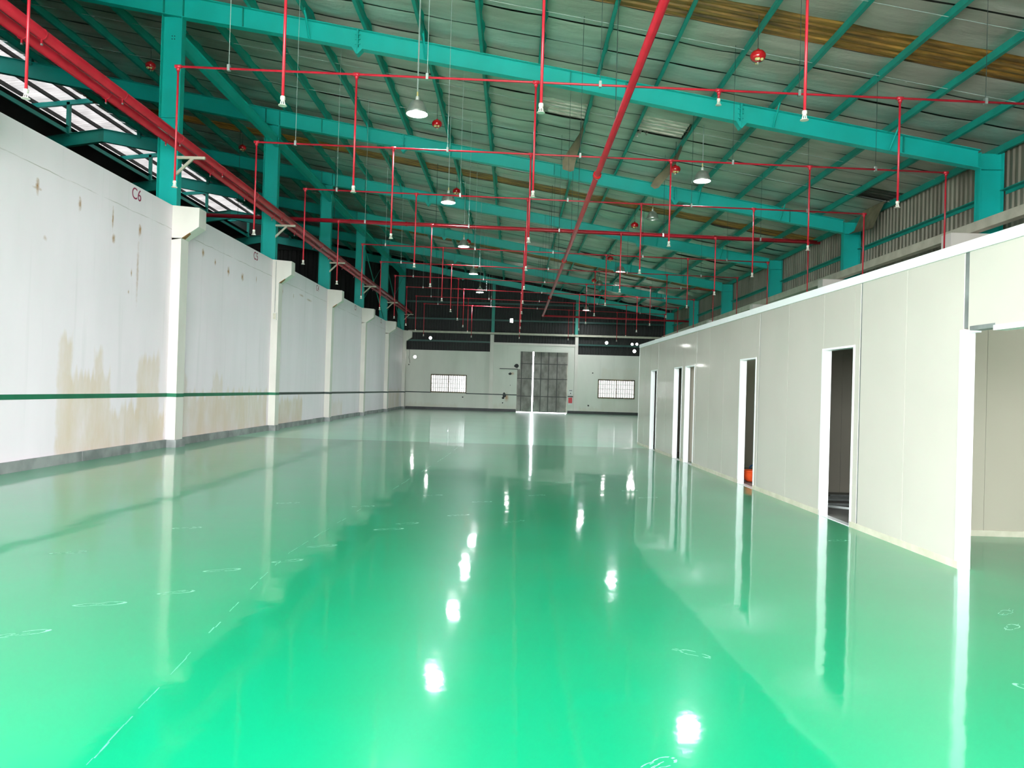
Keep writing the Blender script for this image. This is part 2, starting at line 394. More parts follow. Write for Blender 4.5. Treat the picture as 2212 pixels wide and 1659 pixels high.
# pale shoe prints: broken outlines of soles
def sole(cx, cy, ang, L=.30, k=0.8):
    mb = MB(); n = 26
    pts = []
    for i in range(n):
        a = 2 * math.pi * i / n
        x = math.cos(a) * L / 2; w = (0.048 if x > 0 else 0.036) * (1 - .25 * math.exp(-(x / .05) ** 2))
        pts.append((x, math.sin(a) * w))
    ca, sa = math.cos(ang), math.sin(ang)
    def T(p): return (cx + p[0] * ca - p[1] * sa, cy + p[0] * sa + p[1] * ca, .0011)
    for i in range(n):
        if random.random() > k: continue
        p, q = pts[i], pts[(i + 1) % n]; t = random.uniform(.80, .9)
        mb.add([T(p), T(q), T((q[0] * t, q[1] * t)), T((p[0] * t, p[1] * t))], [(0, 1, 2, 3)])
    for i in range(5):
        x = random.uniform(-.12, .12); y = random.uniform(-.02, .02); l = random.uniform(.02, .05)
        mb.add([T((x, y)), T((x + l, y + .004)), T((x + l, y + .008)), T((x, y + .004))], [(0, 1, 2, 3)])
    return mb
for (x, y, a, L, k) in [(-2.80, 5.28, .35, .34, .95), (-2.43, 5.63, .5, .26, .6), (-2.36, 6.33, .45, .30, .9), (-1.94, 6.73, .55, .28, .9), (-1.80, 7.39, .5, .30, .85),
                        (-1.32, 8.37, .4, .34, .95), (-1.18, 8.75, .5, .3, .7), (-0.64, 9.43, .5, .3, .8), (-2.93, 4.62, .6, .34, .8), (1.13, 4.63, 2.5, .2, .6),
                        (1.89, 12.3, .4, .3, .7), (2.05, 11.54, .4, .34, .7), (0.38, 11.43, .5, .3, .75), (-1.13, 11.11, .4, .3, .7), (3.51, 5.38, .7, .2, .9),
                        (3.70, 5.75, .7, .2, .8), (2.9, 4.2, 2.3, .26, .8), (0.65, 3.24, .6, .2, .6), (3.6, 8.48, .3, .24, .8), (-0.4, 10.6, .4, .3, .7), (0.9, 13.2, .4, .34, .6),
                        (-3.4, 8.1, .4, .3, .6), (-2.9, 10.0, .4, .3, .6), (-3.9, 6.8, .4, .3, .5), (0.05, 9.1, .7, .3, .6), (-1.9, 9.9, .4, .3, .5)]:
    build(sole(x, y, a, L, k), 'scuff_mark', M['scuff'], floor)
ground = build(MB().box(-60, 60, -60, YF, -0.4, -0.03).box(-60, 60, YB + .3, 110, -0.4, -0.03), 'ground', M['apron'])
ground['kind'] = 'structure'

# ================================================================== LEFT WALL
WH = 5.6
wl = struct('wall_left', (XL, FY[3], 0))
edges = [YF] + [y for y in FY[1:8]] + [FY[8]]
for y0, y1 in zip([YF, FY[1], FY[2], FY[3], FY[4], FY[5], FY[6], FY[7]], [FY[1], FY[2], FY[3], FY[4], FY[5], FY[6], FY[7], YB]):
    build(MB().box(XL - .3, XL, y0, y1, 0, WH), 'wall_panel', M['wall_left'], wl)
for y in FY[1:]:
    mb = MB().box(XL - .02, XL + .22, y - .2, y + .2, 0, 4.85)
    # corbel head: flat top, vertical nose, sloping underside
    mb.prism([(XL - .02, y - .2, 4.8), (XL + .22, y - .2, 4.84), (XL + .62, y - .2, 5.12), (XL + .62, y - .2, 5.56), (XL - .02, y - .2, WH + .005)], (0, .4, 0))
    p = build(mb, 'pilaster', M['pilaster'], wl)
    # rusty patch on the sloping underside
    if y in (FY[3], FY[4], FY[5]):
        build(MB().hexa([(XL + .235, y - .205, 4.842), (XL + .42, y - .205, 4.972), (XL + .40, y - .1, 4.958), (XL + .24, y - .02, 4.846),
                         (XL + .235, y - .205, 4.855), (XL + .42, y - .205, 4.985), (XL + .40, y - .1, 4.97), (XL + .24, y - .02, 4.858)]), 'rust_patch', simple('rust', (.22, .08, .025), (.34, .17, .06), 20, .8) if 'rust' not in M else M['rust'], p)
# green stripe, run over panels and pilasters
cuts = [YF] + [q for y in FY[1:] for q in (y - .2, y + .2)] + [YB]
for i, (a, c) in enumerate(zip(cuts, cuts[1:])):
    onp = i % 2 == 1
    x0 = XL + (.22 if onp else 0)
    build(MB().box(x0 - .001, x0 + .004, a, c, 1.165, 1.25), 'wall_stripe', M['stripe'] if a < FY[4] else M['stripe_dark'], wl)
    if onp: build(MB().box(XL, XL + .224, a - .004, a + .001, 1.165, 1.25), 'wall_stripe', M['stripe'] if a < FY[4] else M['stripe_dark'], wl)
bl = struct('baseboard_left', (XL, FY[3], 0))
for i, (a, c) in enumerate(zip(cuts, cuts[1:])):
    x0 = XL + (.22 if i % 2 else 0)
    if i % 2 == 0:
        n = max(1, round((c - a) / 1.6)); st = (c - a) / n
        for k in range(n):
            build(MB().box(x0 - .01, x0 + .05 + random.uniform(-.004, .004), a + st * k + .006, a + st * (k + 1) - .006, 0, .175 + random.uniform(-.008, .008)), 'curb_piece', M['curb'], bl)
    else:
        build(MB().box(XL - .01, x0 + .05, a - .05, c + .05, 0, .175), 'curb_piece', M['curb'], bl)
# stencilled bay marks
def text_mesh(txt, size, name, material, parent, origin, ux, uy, thick=0.002, offset=0.0):
    cu = bpy.data.curves.new('tmp', 'FONT'); cu.body = txt; cu.size = size; cu.extrude = thick; cu.offset = offset
    o = bpy.data.objects.new('tmp', cu); COL.objects.link(o)
    dg = bpy.context.evaluated_depsgraph_get(); dg.update()
    me = bpy.data.meshes.new_from_object(o.evaluated_get(dg))
    bpy.data.objects.remove(o)
    ux, uy = Vector(ux), Vector(uy); uz = ux.cross(uy); og = Vector(origin)
    mb = MB(); mb.v = [tuple(og + ux * q.co.x + uy * q.co.y + uz * q.co.z) for q in me.vertices]; mb.f = [tuple(p.vertices) for p in me.polygons]
    return build(mb, name, material, parent)
for txt, y0, z0, sz in [('C6', 15.85, 5.31, .34), ('C5', FY[4] - 2.05, 5.31, .34), ('C4', FY[5] - 2.05, 5.31, .34), ('C3', FY[6] - 2.05, 5.31, .34), ('C2', FY[7] - 2.05, 5.31, .34)]:
    text_mesh(txt, sz, 'bay_mark', M['mark_red'], wl, (XL + .003, y0, z0), (0, 1, 0), (0, 0, 1), .001, .0)

# ================================================================== BACK WALL
wb = struct('wall_back', (0, YB, 0))
def bbox_(x0, x1, z0, z1, name='wall_panel', mtl='wall_back', y0=YB, y1=YB + .25): return build(MB().box(x0, x1, y0, y1, z0, z1), name, M[mtl], wb)
W1 = (-5.99, -3.49, 1.28, 2.50); W2 = (6.03, 8.60, 1.20, 2.47)
DX0, DX1, DZ = 0.17, 3.80, 4.36
# left bay around window 1
bbox_(XL, W1[0], 0, 4.27); bbox_(W1[1], -1.83, 0, 4.27); bbox_(W1[0], W1[1], 0, W1[2]); bbox_(W1[0], W1[1], W1[3], 4.27)
bbox_(-1.83, -1.56, 0, 5.5, 'pilaster', 'pilaster', YB - .12)
bbox_(-1.56, DX0, 0, 3.08); bbox_(-1.56, .38, 3.08, 4.94); bbox_(DX1, 4.27, 0, 4.94); bbox_(.38, DX1, DZ, 4.94)
bbox_(-1.56, 4.27, 4.80, 4.96, 'lintel_band', 'pilaster', YB - .04)
bbox_(4.27, 4.50, 0, 5.5, 'pilaster', 'pilaster', YB - .12)
bbox_(4.50, W2[0], 0, 4.25); bbox_(W2[1], 11.5, 0, 4.25); bbox_(W2[0], W2[1], 0, W2[2]); bbox_(W2[0], W2[1], W2[3], 4.25)
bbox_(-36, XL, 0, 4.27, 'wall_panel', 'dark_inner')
# dark marks, broken ledge and holes beside the door
for x0, x1, z in [(XL, W1[0], 1.235), (W1[1], DX0, 1.215)]:
    build(MB().box(x0, x1, YB - .006, YB + .001, z - .035, z + .035), 'wall_stripe', M['stripe_dark'], wb)
build(MB().box(-1.56, -1.83, YB - .126, YB - .119, 1.18, 1.25), 'wall_stripe', M['stripe_dark'], wb)
build(MB().box(-1.1, .2, YB - .05, YB + .001, 3.05, 3.10), 'broken_ledge', M['door_rib'], wb)
def blot(x, z, rx_, rz_, n=11):
    mb = MB(); c = [(x, YB - .005, z)]
    ring = [(x + math.cos(2 * math.pi * i / n) * rx_ * random.uniform(.6, 1.1), YB - .005, z + math.sin(2 * math.pi * i / n) * rz_ * random.uniform(.6, 1.1)) for i in range(n)]
    return mb.add(c + ring, [(0, 1 + (i + 1) % n, 1 + i) for i in range(n)])
for x, z, a, c in [(-.72, 1.18, .14, .2), (-.78, .98, .1, .12), (-.82, .62, .05, .07), (.12, 3.3, .22, .17), (-.35, 2.72, .14, .1), (-.3, 1.9, .03, .03), (-3.7, .95, .06, .06), (5.6, 2.95, .05, .05), (5.35, .6, .07, .07)]:
    build(blot(x, z, a, c), 'broken_patch', M['black'], wb)
bb = struct('baseboard_back', (0, YB, 0))
for x0, x1 in [(XL + .25, -1.83), (-1.56, DX0 - .02), (DX1 + .05, 4.27), (4.5, 11.2)]:
    build(MB().box(x0, x1, YB - .05, YB + .02, 0, .19), 'curb_piece', M['curb_dark'], bb)
for x0, x1 in [(-1.86, -1.53), (4.24, 4.53)]:
    build(MB().box(x0, x1, YB - .17, YB - .1, 0, .19), 'curb_piece', M['curb_dark'], bb)

def corr(u0, u1, vlo, vhi, pitch, dep, mapf):
    """trapezoid-ribbed sheet between u0..u1; vlo/vhi may depend on u; mapf(u, v, d) -> point"""
    mb = MB(); us = []; u = u0
    while u < u1 - 1e-6:
        for du, d in ((0, 0), (.3, 0), (.42, 1), (.68, 1), (.8, 0)):
            if u + du * pitch <= u1: us.append((u + du * pitch, d * dep))
        u += pitch
    us.append((u1, 0))
    vs_ = []
    for u, d in us: vs_ += [mapf(u, vlo(u), d), mapf(u, vhi(u), d)]
    return mb.add(vs_, [(2 * i, 2 * i + 2, 2 * i + 3, 2 * i + 1) for i in range(len(us) - 1)])
YC = YB + .12
for x0, x1, zl in [(XL - .3, -1.83, 4.2), (-1.56, 4.27, 4.9), (4.5, 11.4, 4.2)]:
    build(corr(x0, x1, lambda u, z=zl: z, lambda u: 5.75, .2, -.045, lambda u, v_, d: (u, YC + d, v_)), 'cladding_sheet', M['corr_back'], wb)
for x0, x1 in ((-1.95, -1.45), (4.15, 4.6)):
    build(corr(x0, x1, lambda u: 5.2, lambda u: 5.8, .2, -.045, lambda u, v_, d: (u, YC + .06 + d, v_)), 'cladding_sheet', M['corr_back'], wb)
xs = [XL - .3 + 19.7 * i / 12 for i in range(13)]
for x0, x1 in zip(xs, xs[1:]):
    build(corr(x0, x1, lambda u: 5.7, lambda u: zfoil(u) + .2, .2, -.045, lambda u, v_, d: (u, YC + .0 + d, v_)), 'cladding_sheet', M['corr_back'], wb)
build(corr(-36, XL - .3, lambda u: 4.2, lambda u: zfoil(u) + .2, .6, -.045, lambda u, v_, d: (u, YC + d, v_)), 'cladding_sheet', M['corr_back'], wb)
for z in (4.95, 6.55, 7.75):
    for x0, x1 in ((XL, -1.7), (-1.6, 4.3), (4.4, 11.2)):
        if z == 4.95 and x0 == -1.6: continue
        x1_ = min(x1, (9.23 - z) / .166 - .2)
        if x1_ > x0 + .5: build(MB().box(x0, x1_, YC - .16, YC - .05, z - .06, z + .06), 'girt', M['girt_dark'], wb)
for x in (-1.66, 4.35):
    build(MB().box(x - .11, x + .11, YB - .08, YB - .06, 5.66, ztop(x) - .3).box(x - .11, x - .095, YB - .13, YB - .0, 5.66, ztop(x) - .3).box(x + .095, x + .11, YB - .13, YB - .0, 5.66, ztop(x) - .3), 'wind_post', M['teal_dull'], wb)
build(MB().box(XL + .3, 11.1, YB - .22, YB - .06, 5.52, 5.66), 'trim_1', M['cream_beam'])['kind'] = 'structure'

def window(name, w):
    x0, x1, z0, z1 = w
    o = struct(name, ((x0 + x1) / 2, YB, z0))
    fr = MB()
    for a, b_, c, d in ((x0 - .04, x1 + .04, z0 - .05, z0 + .03), (x0 - .04, x1 + .04, z1 - .03, z1 + .05), (x0 - .04, x0 + .03, z0, z1), (x1 - .03, x1 + .04, z0, z1)):
        fr.box(a, b_, YB - .03, YB + .08, c, d)
    build(fr, 'window_frame', M['rust_frame'], o)
    xm = (x0 + x1) / 2
    build(MB().box(xm - .035, xm + .035, YB - .02, YB + .06, z0 + .03, z1 - .03), 'mullion', M['rust_frame'], o)
    n = 16
    for i in range(1, n):
        if i == n // 2: continue
        x = x0 + (x1 - x0) * i / n
        build(MB().box(x - .018, x + .018, YB + .0, YB + .02, z0 + .03, z1 - .03), 'window_bar', M['white_plastic'], o)  # white colour paints in the sky's glare on bars and rails
    for fz in (.25, .5, .75):
        z = z0 + (z1 - z0) * fz
        build(MB().box(x0 + .03, x1 - .03, YB + .02, YB + .035, z - .01, z + .01), 'window_rail', M['white_plastic'], o)
    for a, c in ((x0 + .03, xm - .035), (xm + .035, x1 - .03)):
        build(MB().box(a, c, YB + .09, YB + .10, z0 + .03, z1 - .03), 'pane', M['glass'], o)
window('window_1', W1); window('window_2', W2)

# sliding sheet-metal doors, a hand's breadth apart
d1 = struct('door_1', (1.9, YB + .3, 0))
def leaf(x0, x1, cols, rows):
    lf = build(MB().box(x0, x1, YB + .30, YB + .315, .022, DZ + .1), 'door_leaf', M['door_rib'], d1)
    zs = [.04] + rows + [DZ + .1]
    for a, c in zip(cols, cols[1:]):
        for z0, z1 in zip(zs, zs[1:]):
            build(MB().box(a + .03, c - .03, YB + .29 - random.uniform(0, .006), YB + .302, z0 + .03, z1 - .03), 'door_panel', M['door_leaf'], lf)
leaf(.0, 1.265, [.0, .48, 1.265], [1.15, 2.42, 3.5])
leaf(1.355, 3.86, [1.355, 1.88, 2.43, 3.05, 3.86], [1.15, 2.42, 3.5])
build(MB().box(-.2, 4.1, YB + .27, YB + .34, DZ + .1, DZ + .2), 'door_track', M['door_rib'], d1)

# ================================================================== RIGHT WALL
wr = struct('wall_right', (XR, FY[3], 0))
ys = [YF] + FY[1:8] + [YB]
for y0, y1 in zip(ys, ys[1:]):
    build(MB().box(XR - .05, XR + .2, y0, y1, 0, 4.25), 'wall_panel', M['wall_back'], wr)
    n = 6; st = (y1 - y0) / n
    for k in range(n):
        build(corr(y0 + st * k, y0 + st * (k + 1), lambda u: 4.2, lambda u: zfoil(XR) + .2, .2, -.04, lambda u, v_, d: (XR + d, u, v_)), 'cladding_sheet', M['corr_right'], wr)
    for z in (4.75, 6.5):
        build(MB().box(XR - .2, XR - .05, y0 + .15, y1 - .15, z - .012, z + .012).box(XR - .065, XR - .05, y0 + .15, y1 - .15, z - .09, z + .012), 'girt', M['teal_dull'], wr)
for y in FY[1:]:
    mb = MB().box(XR - .85, XR - .05, y - .2, y + .2, 0, 4.6)
    mb.prism([(XR - .05, y - .2, 4.55), (XR - .85, y - .2, 4.6), (XR - 1.33, y - .2, 5.0), (XR - 1.33, y - .2, 5.48), (XR - .05, y - .2, 5.48)], (0, .4, 0))
    build(mb, 'pilaster', M['pilaster'], wr)
build(MB().box(10.42, 10.62, YF, YB - .3, 5.49, 5.71), 'trim_2', M['cream_beam'])['kind'] = 'structure'

# far nave behind the left wall, and the open front end behind the camera
wo = struct('wall_outer', (-36, FY[3], 0))
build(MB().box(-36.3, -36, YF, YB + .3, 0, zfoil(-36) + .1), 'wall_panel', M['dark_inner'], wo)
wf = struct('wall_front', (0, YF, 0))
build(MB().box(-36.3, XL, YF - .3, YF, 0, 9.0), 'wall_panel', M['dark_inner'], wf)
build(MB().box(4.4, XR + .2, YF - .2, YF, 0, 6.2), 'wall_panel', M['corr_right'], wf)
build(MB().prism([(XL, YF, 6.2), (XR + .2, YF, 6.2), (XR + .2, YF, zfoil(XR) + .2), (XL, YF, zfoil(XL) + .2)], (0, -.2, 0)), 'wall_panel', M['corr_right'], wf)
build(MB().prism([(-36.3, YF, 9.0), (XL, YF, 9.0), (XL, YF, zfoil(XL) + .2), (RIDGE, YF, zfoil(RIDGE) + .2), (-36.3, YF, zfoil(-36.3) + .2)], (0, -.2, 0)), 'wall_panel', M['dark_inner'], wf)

# ================================================================== ROOF
ceil = struct('ceiling', (0, FY[3], 9.4))
PX_ = [.41 + 1.36 * k for k in range(-12, 8)]           # purlin lines, from the ridge opening to the eave
PX_ = [x for x in PX_ if x > -16.7] + [11.15]
def purlin(x, flip=1):
    z = ztop(x)
    mb = MB().box(x - .004, x + .004, YF, YB, z, z + .2)
    mb.box(min(x, x - .07 * flip), max(x, x - .07 * flip), YF, YB, z, z + .006)
    mb.box(min(x, x + .07 * flip), max(x, x + .07 * flip), YF, YB, z + .194, z + .2)
    mb.box(x - .07 * flip - .003, x - .07 * flip + .003, YF, YB, z, z + .022)
    return mb
for x in PX_: build(purlin(x), 'purlin', M['teal_dull'], ceil)
for k in range(7): build(purlin(-19.4 - 2.2 * k, -1), 'purlin', M['teal_dull'], ceil)
# foil blankets: one per sheet, sagging between purlins; brown skylights in every second bay
offs = [0, 1.17, 2.33, 3.5, 4.4, 5.4, 6.4, S]
xs_f = [-16.64] + PX_ + [XR + .1]
def foil(y0, y1, skip=(), sag=.045, seed=0):
    rnd = random.Random(seed); mb = MB(); nx, ny = 4, 3
    for gi, (a, c) in enumerate(zip(xs_f, xs_f[1:])):
        if gi in skip or c - a < .05: continue
        s1 = sag * rnd.uniform(.5, 1.4) * min(1, (c - a) / 1.3); s2 = rnd.uniform(-.02, .02)
        mid = (y0 + y1) / 2
        if mid > 30 and c > 3: s1 *= rnd.uniform(1.2, 3.8); s2 *= 3
        def fn(u, w):
            x = a + (c - a) * u; y = y0 + .026 + (y1 - y0 - .052) * w
            e = 4 * u * (1 - u); q = 4 * w * (1 - w)
            return (x, y, zfoil(x) + .012 * (1 - q) - e * (s1 * (.35 + .65 * q) + s2 * (w - .5)))
        mb.grid(fn, nx, ny)
    return mb
for bi, yb in enumerate([FY[0] + S * k for k in range(8)]):
    for si, (a, c) in enumerate(zip(offs, offs[1:])):
        y0, y1 = yb + a, yb + c
        if y1 < YF: continue
        y0 = max(y0, YF)
        if si == 3 and bi in (0, 2, 4, 6):
            mb = corr(y0 - .05, y1 + .05, lambda u: 0, lambda u: 1, .22, .035, lambda u, v_, d: ((-16.64 if v_ == 0 else XR + .1), u, zfoil(-16.64 if v_ == 0 else XR + .1) + .03 + d))
            build(mb, 'skylight_sheet', M['skylight'], ceil)
            continue
        skip = ()
        if bi == 3 and si == 2:
            skip = [i for i, (p, q) in enumerate(zip(xs_f, xs_f[1:])) if abs(p - .41) < .05 or abs(p - 3.13) < .05]
        if bi == 3 and si == 4:
            skip = [i for i, (p, q) in enumerate(zip(xs_f, xs_f[1:])) if abs(p - 9.93) < .05]
        build(foil(y0, y1, skip, seed=bi * 10 + si), 'insulation_sheet', M['foil'], ceil, smooth=True)
# outer roof skin above the blankets (open over the skylights and along the ridge)
ycut = [YF]
for bi in (0, 2, 4, 6): ycut += [FY[0] + S * bi + 3.5, FY[0] + S * bi + 4.4]
ycut += [YB + .4]
for i in range(0, len(ycut), 2):
    y0, y1 = ycut[i], ycut[i + 1]
    if y1 <= y0: continue
    build(corr(y0, y1, lambda u: 0, lambda u: 1, .24, .04, lambda u, v_, d: ((-16.64 if v_ == 0 else XR + .4), u, zfoil(-16.64 if v_ == 0 else XR + .4) + .10 + d)), 'roof_sheet', M['roof_sheet'], ceil)
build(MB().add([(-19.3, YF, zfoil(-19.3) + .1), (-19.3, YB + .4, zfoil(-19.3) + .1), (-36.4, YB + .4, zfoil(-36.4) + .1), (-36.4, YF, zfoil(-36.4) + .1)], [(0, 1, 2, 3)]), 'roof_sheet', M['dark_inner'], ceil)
# torn blanket flaps hanging from the two holes, and one by the right wall
def ribbon(pts, wv):
    mb = MB(); n = len(pts); vs_ = []
    for p, w in zip(pts, wv): vs_ += [Vector(p), Vector(p) + Vector(w)]
    mb.add(vs_, [(2 * i, 2 * i + 2, 2 * i + 3, 2 * i + 1) for i in range(n - 1)])
    k = len(mb.v); mb.add([(x + .006, y, z + .012) for x, y, z in mb.v[:k]], [(2 * i, 2 * i + 1, 2 * i + 3, 2 * i + 2) for i in range(n - 1)])
    return mb
M['bare_sheet'] = simple('bare_roof_sheet', (0.85, 0.78, 0.68), (0.5, 0.45, 0.37), 5, 0.5, 0.1, stretch=(.6, 3, 1))
for xa, xb in ((.44, 1.74), (3.16, 4.46)):
    build(corr(20.25, 21.48, lambda u: 0, lambda u: 1, .24, .04, lambda u, v_, d: ((xa if v_ == 0 else xb), u, zfoil(xa if v_ == 0 else xb) + .05 + d)), 'exposed_roof_sheet', M['bare_sheet'], ceil)
build(ribbon([(1.76, 20.3, 9.20), (1.75, 20.9, 9.12), (1.74, 21.4, 8.98), (1.70, 21.9, 8.70), (1.62, 22.25, 8.40), (1.56, 22.35, 8.12), (1.54, 22.3, 7.98)],
             [(-.03, 0, -.12), (-.06, 0, -.18), (-.16, .05, -.28), (-.36, .05, -.26), (-.42, .05, -.14), (-.34, .05, -.08), (-.1, .05, -.02)]), 'torn_flap', M['flap'], ceil, smooth=True)
build(ribbon([(4.48, 20.3, 8.75), (4.49, 21.0, 8.67), (4.52, 21.5, 8.52), (4.48, 22.0, 8.25), (4.36, 22.35, 7.98), (4.16, 22.5, 7.74), (4.05, 22.5, 7.6)],
             [(-.03, 0, -.14), (-.08, 0, -.2), (-.2, .05, -.3), (-.42, .05, -.28), (-.46, .05, -.16), (-.34, .05, -.08), (-.1, .05, -.02)]), 'torn_flap', M['flap'], ceil, smooth=True)
build(ribbon([(10.95, 24.5, 7.58), (10.80, 24.55, 7.2), (10.72, 24.6, 6.95), (10.55, 24.6, 6.85)], [(.0, -1.5, -.02), (-.02, -1.45, -.08), (-.05, -1.4, -.2), (-.03, -1.4, -.15)]), 'torn_flap', M['flap'], ceil, smooth=True)
def crumple(cx, cy, cz, s, seed):
    r = random.Random(seed); mb = MB()
    for i in range(9):
        p = Vector((cx + r.uniform(-s, s), cy + r.uniform(-s * .5, s * .5), cz + r.uniform(-s * .4, 0)))
        q = [p + Vector((r.uniform(-.12, .12), r.uniform(-.12, .12), r.uniform(-.12, .05))) for _ in range(3)]
        mb.add([p] + q, [(0, 1, 2), (0, 2, 3)])
    return mb
build(crumple(3.35, 21.5, 8.92, .2, 3), 'torn_scrap', M['foil'], ceil)
build(crumple(.55, 20.9, 9.3, .14, 5), 'torn_scrap', M['foil'], ceil)
# sag rods running down the slope between purlins
for bi, yb in enumerate(FY[2:8]):
    for dy in (2.45, 4.9):
        y = yb + dy
        build(MB().tube([(-16.0, y, ztop(-16.0) + .06), (XR - .3, y, ztop(XR - .3) + .06)], .007, 5), 'sag_rod', M['lightcable'], ceil)
# raised ridge ventilator with translucent sheets
for y in FY:
    mb = MB()
    for sx in (-1, 1):
        x = RIDGE + sx * 1.52
        mb.box(x - .07, x + .07, y - .07, y + .07, ztop(x) - .1, 13.30)
    build(mb, 'ventilator_post', M['teal_dull'], ceil)
    mb = MB()
    for sx in (-1, 1):
        xa, xb = RIDGE, RIDGE + sx * 4.0
        mb.hexa([(xa, y - .07, 13.35), (xb, y - .07, 12.90), (xb, y + .07, 12.90), (xa, y + .07, 13.35), (xa, y - .07, 13.55), (xb, y - .07, 13.08), (xb, y + .07, 13.08), (xa, y + .07, 13.55)])
    build(mb, 'ventilator_rafter', M['teal'], ceil)
for sx in (-1, 1):
    for k in range(5):
        x = RIDGE + sx * (.25 + k * .92); z = 13.56 - .115 * abs(x - RIDGE)
        build(MB().box(x - .05, x + .05, YF, YB, z - .02, z + .12), 'ventilator_purlin', M['dark_inner'], ceil)
    n = 24; st = (YB - YF) / n
    for k in range(n):
        build(corr(YF + st * k, YF + st * (k + 1) + .03, lambda u: 0, lambda u: 1, .25, .04, lambda u, v_, d, sx=sx: (RIDGE + sx * 4.2 * v_, u, 13.68 - .483 * v_ + d)), 'ridge_sheet', M['ridge_sheet'], ceil)

for y in (YF, YB):
    build(MB().box(RIDGE - 4.2, RIDGE + 4.2, y, y + .05, 11.2, 13.2).box(RIDGE - 2.2, RIDGE + 2.2, y, y + .05, 13.1, 13.5), 'ventilator_end', M['dark_inner'], ceil)
for sx in (-1, 1):
    build(corr(YF, YB, lambda u: 11.9, lambda u: 13.2, .5, .04, lambda u, v_, d, sx=sx: (RIDGE + sx * 4.1 + d, u, v_)), 'ventilator_side', M['ridge_sheet'], ceil)
# ================================================================== PORTAL FRAMES
FNAME = {3: 'standing on the pillar marked C6', 4: 'standing on the pillar marked C5', 5: 'standing on the pillar marked C4', 6: 'fourth from the camera, on the pillar marked C3', 7: 'fifth from the camera', 8: 'against the back wall',
         0: 'behind the camera at the open front', 1: 'overhead just in front of the camera', 2: 'overhead in front of the pillar marked C6'}
def ibeam_x(x0, x1, y, zt0, zt1, d0, d1, fw=.2, ft=.014, wt=.012):
    """I-section running along X with its web in the frame plane"""
    mb = MB()
    for zt_a, zt_b, h0, h1, w in ((zt0, zt1, ft, ft, fw), (zt0 - ft, zt1 - ft, d0 - 2 * ft, d1 - 2 * ft, wt), (zt0 - d0 + ft, zt1 - d1 + ft, ft, ft, fw)):
        mb.hexa([(x0, y - w / 2, zt_a - h0), (x1, y - w / 2, zt_b - h1), (x1, y + w / 2, zt_b - h1), (x0, y + w / 2, zt_a - h0),
                 (x0, y - w / 2, zt_a), (x1, y - w / 2, zt_b), (x1, y + w / 2, zt_b), (x0, y + w / 2, zt_a)])
    return mb
def merge(*ms):
    r = MB()
    for q in ms: r.add(q.v, q.f)
    return r
for i, y in enumerate(FY):
    if i == 0: continue
    tealm = M['teal']
    t = thing('portal_frame', 'teal steel portal frame ' + FNAME[i], 'steel frame', (-8.2, y, 5.6), 'teal portal frames')
    # columns
    zb = ztop(-8.2) - depth(-8.2)
    build(MB().box(-8.47, -7.99, y - .006, y + .006, 5.62, zb).box(-8.47, -8.455, y - .11, y + .11, 5.62, zb).box(-8.005, -7.99, y - .11, y + .11, 5.62, zb)
          .box(-8.455, -8.005, y - .05, y + .05, 7.69, 7.702), 'column', tealm, t)
    build(MB().box(-8.5, -7.97, y - .14, y + .14, 5.6, 5.625), 'base_plate', tealm, t)
    zc = ztop(10.95) - .02
    build(MB().box(10.67, 11.22, y - .006, y + .006, 5.48, zc).box(10.67, 10.685, y - .11, y + .11, 5.48, zc).box(11.205, 11.22, y - .11, y + .11, 5.48, zc)
          .box(10.685, 11.205, y - .1, y + .1, 7.0, 7.014), 'column', tealm, t)
    # rafter in tapered lengths
    kn = [-17.85, -12.9, -8.0, -5.8, -3.9, .8, 5.1, 8.2, 10.67]
    build(merge(*[ibeam_x(a, c, y, ztop(a), ztop(c), depth(a), depth(c)) for a, c in zip(kn, kn[1:])]), 'rafter', tealm, t)
    build(ibeam_x(-36, -17.85, y, ztop(-36), ztop(-17.85), .5, .55), 'rafter', M['teal_dull'], t)
    # splice plates with pointed gussets
    for x in (-3.9, 5.1):
        z1, d = ztop(x), depth(x)
        mb = MB().box(x - .02, x - .002, y - .1, y + .1, z1 - d - .14, z1).box(x + .002, x + .02, y - .1, y + .1, z1 - d - .14, z1)
        mb.prism([(x - .13, y - .1, z1 - d + .03), (x - .02, y - .1, z1 - d - .14), (x - .02, y - .1, z1 - d)], (0, .2, 0))
        mb.prism([(x + .02, y - .1, z1 - d), (x + .02, y - .1, z1 - d - .14), (x + .13, y - .1, z1 - d - .02)], (0, .2, 0))
        for q in range(3):
            mb.box(x - .06, x + .06, y - .06, y - .03, z1 - d * .25 - q * d * .25 - .012, z1 - d * .25 - q * d * .25 + .012)
        build(mb, 'splice_plate', tealm, t)
    for x in (-8.46, -8.0, -6.6, 1.1, 2.4, 8.9):
        z1, d = ztop(x), depth(x)
        build(MB().box(x - .006, x + .006, y - .09, y + .09, z1 - d + .012, z1 - .012), 'stiffener', M['teal_dull'], t)
    # fly braces from purlin to bottom flange
    for x in (-5.03, -2.31, 5.85, 8.57):
        z1, d = ztop(x), depth(x)
        build(MB().tube([(x, y - .55, z1 + .05), (x, y - .06, z1 - d + .02)], .022, 4).tube([(x, y + .55, z1 + .05), (x, y + .06, z1 - d + .02)], .022, 4), 'fly_brace', tealm, t)
    for dx in (-.03, .03):
        for dz in (9.55, 9.62): build(MB().tube([(-8.23 + dx, y - .016, dz), (-8.23 + dx, y - .004, dz)], .012, 8), 'bolt', M['black'], t)
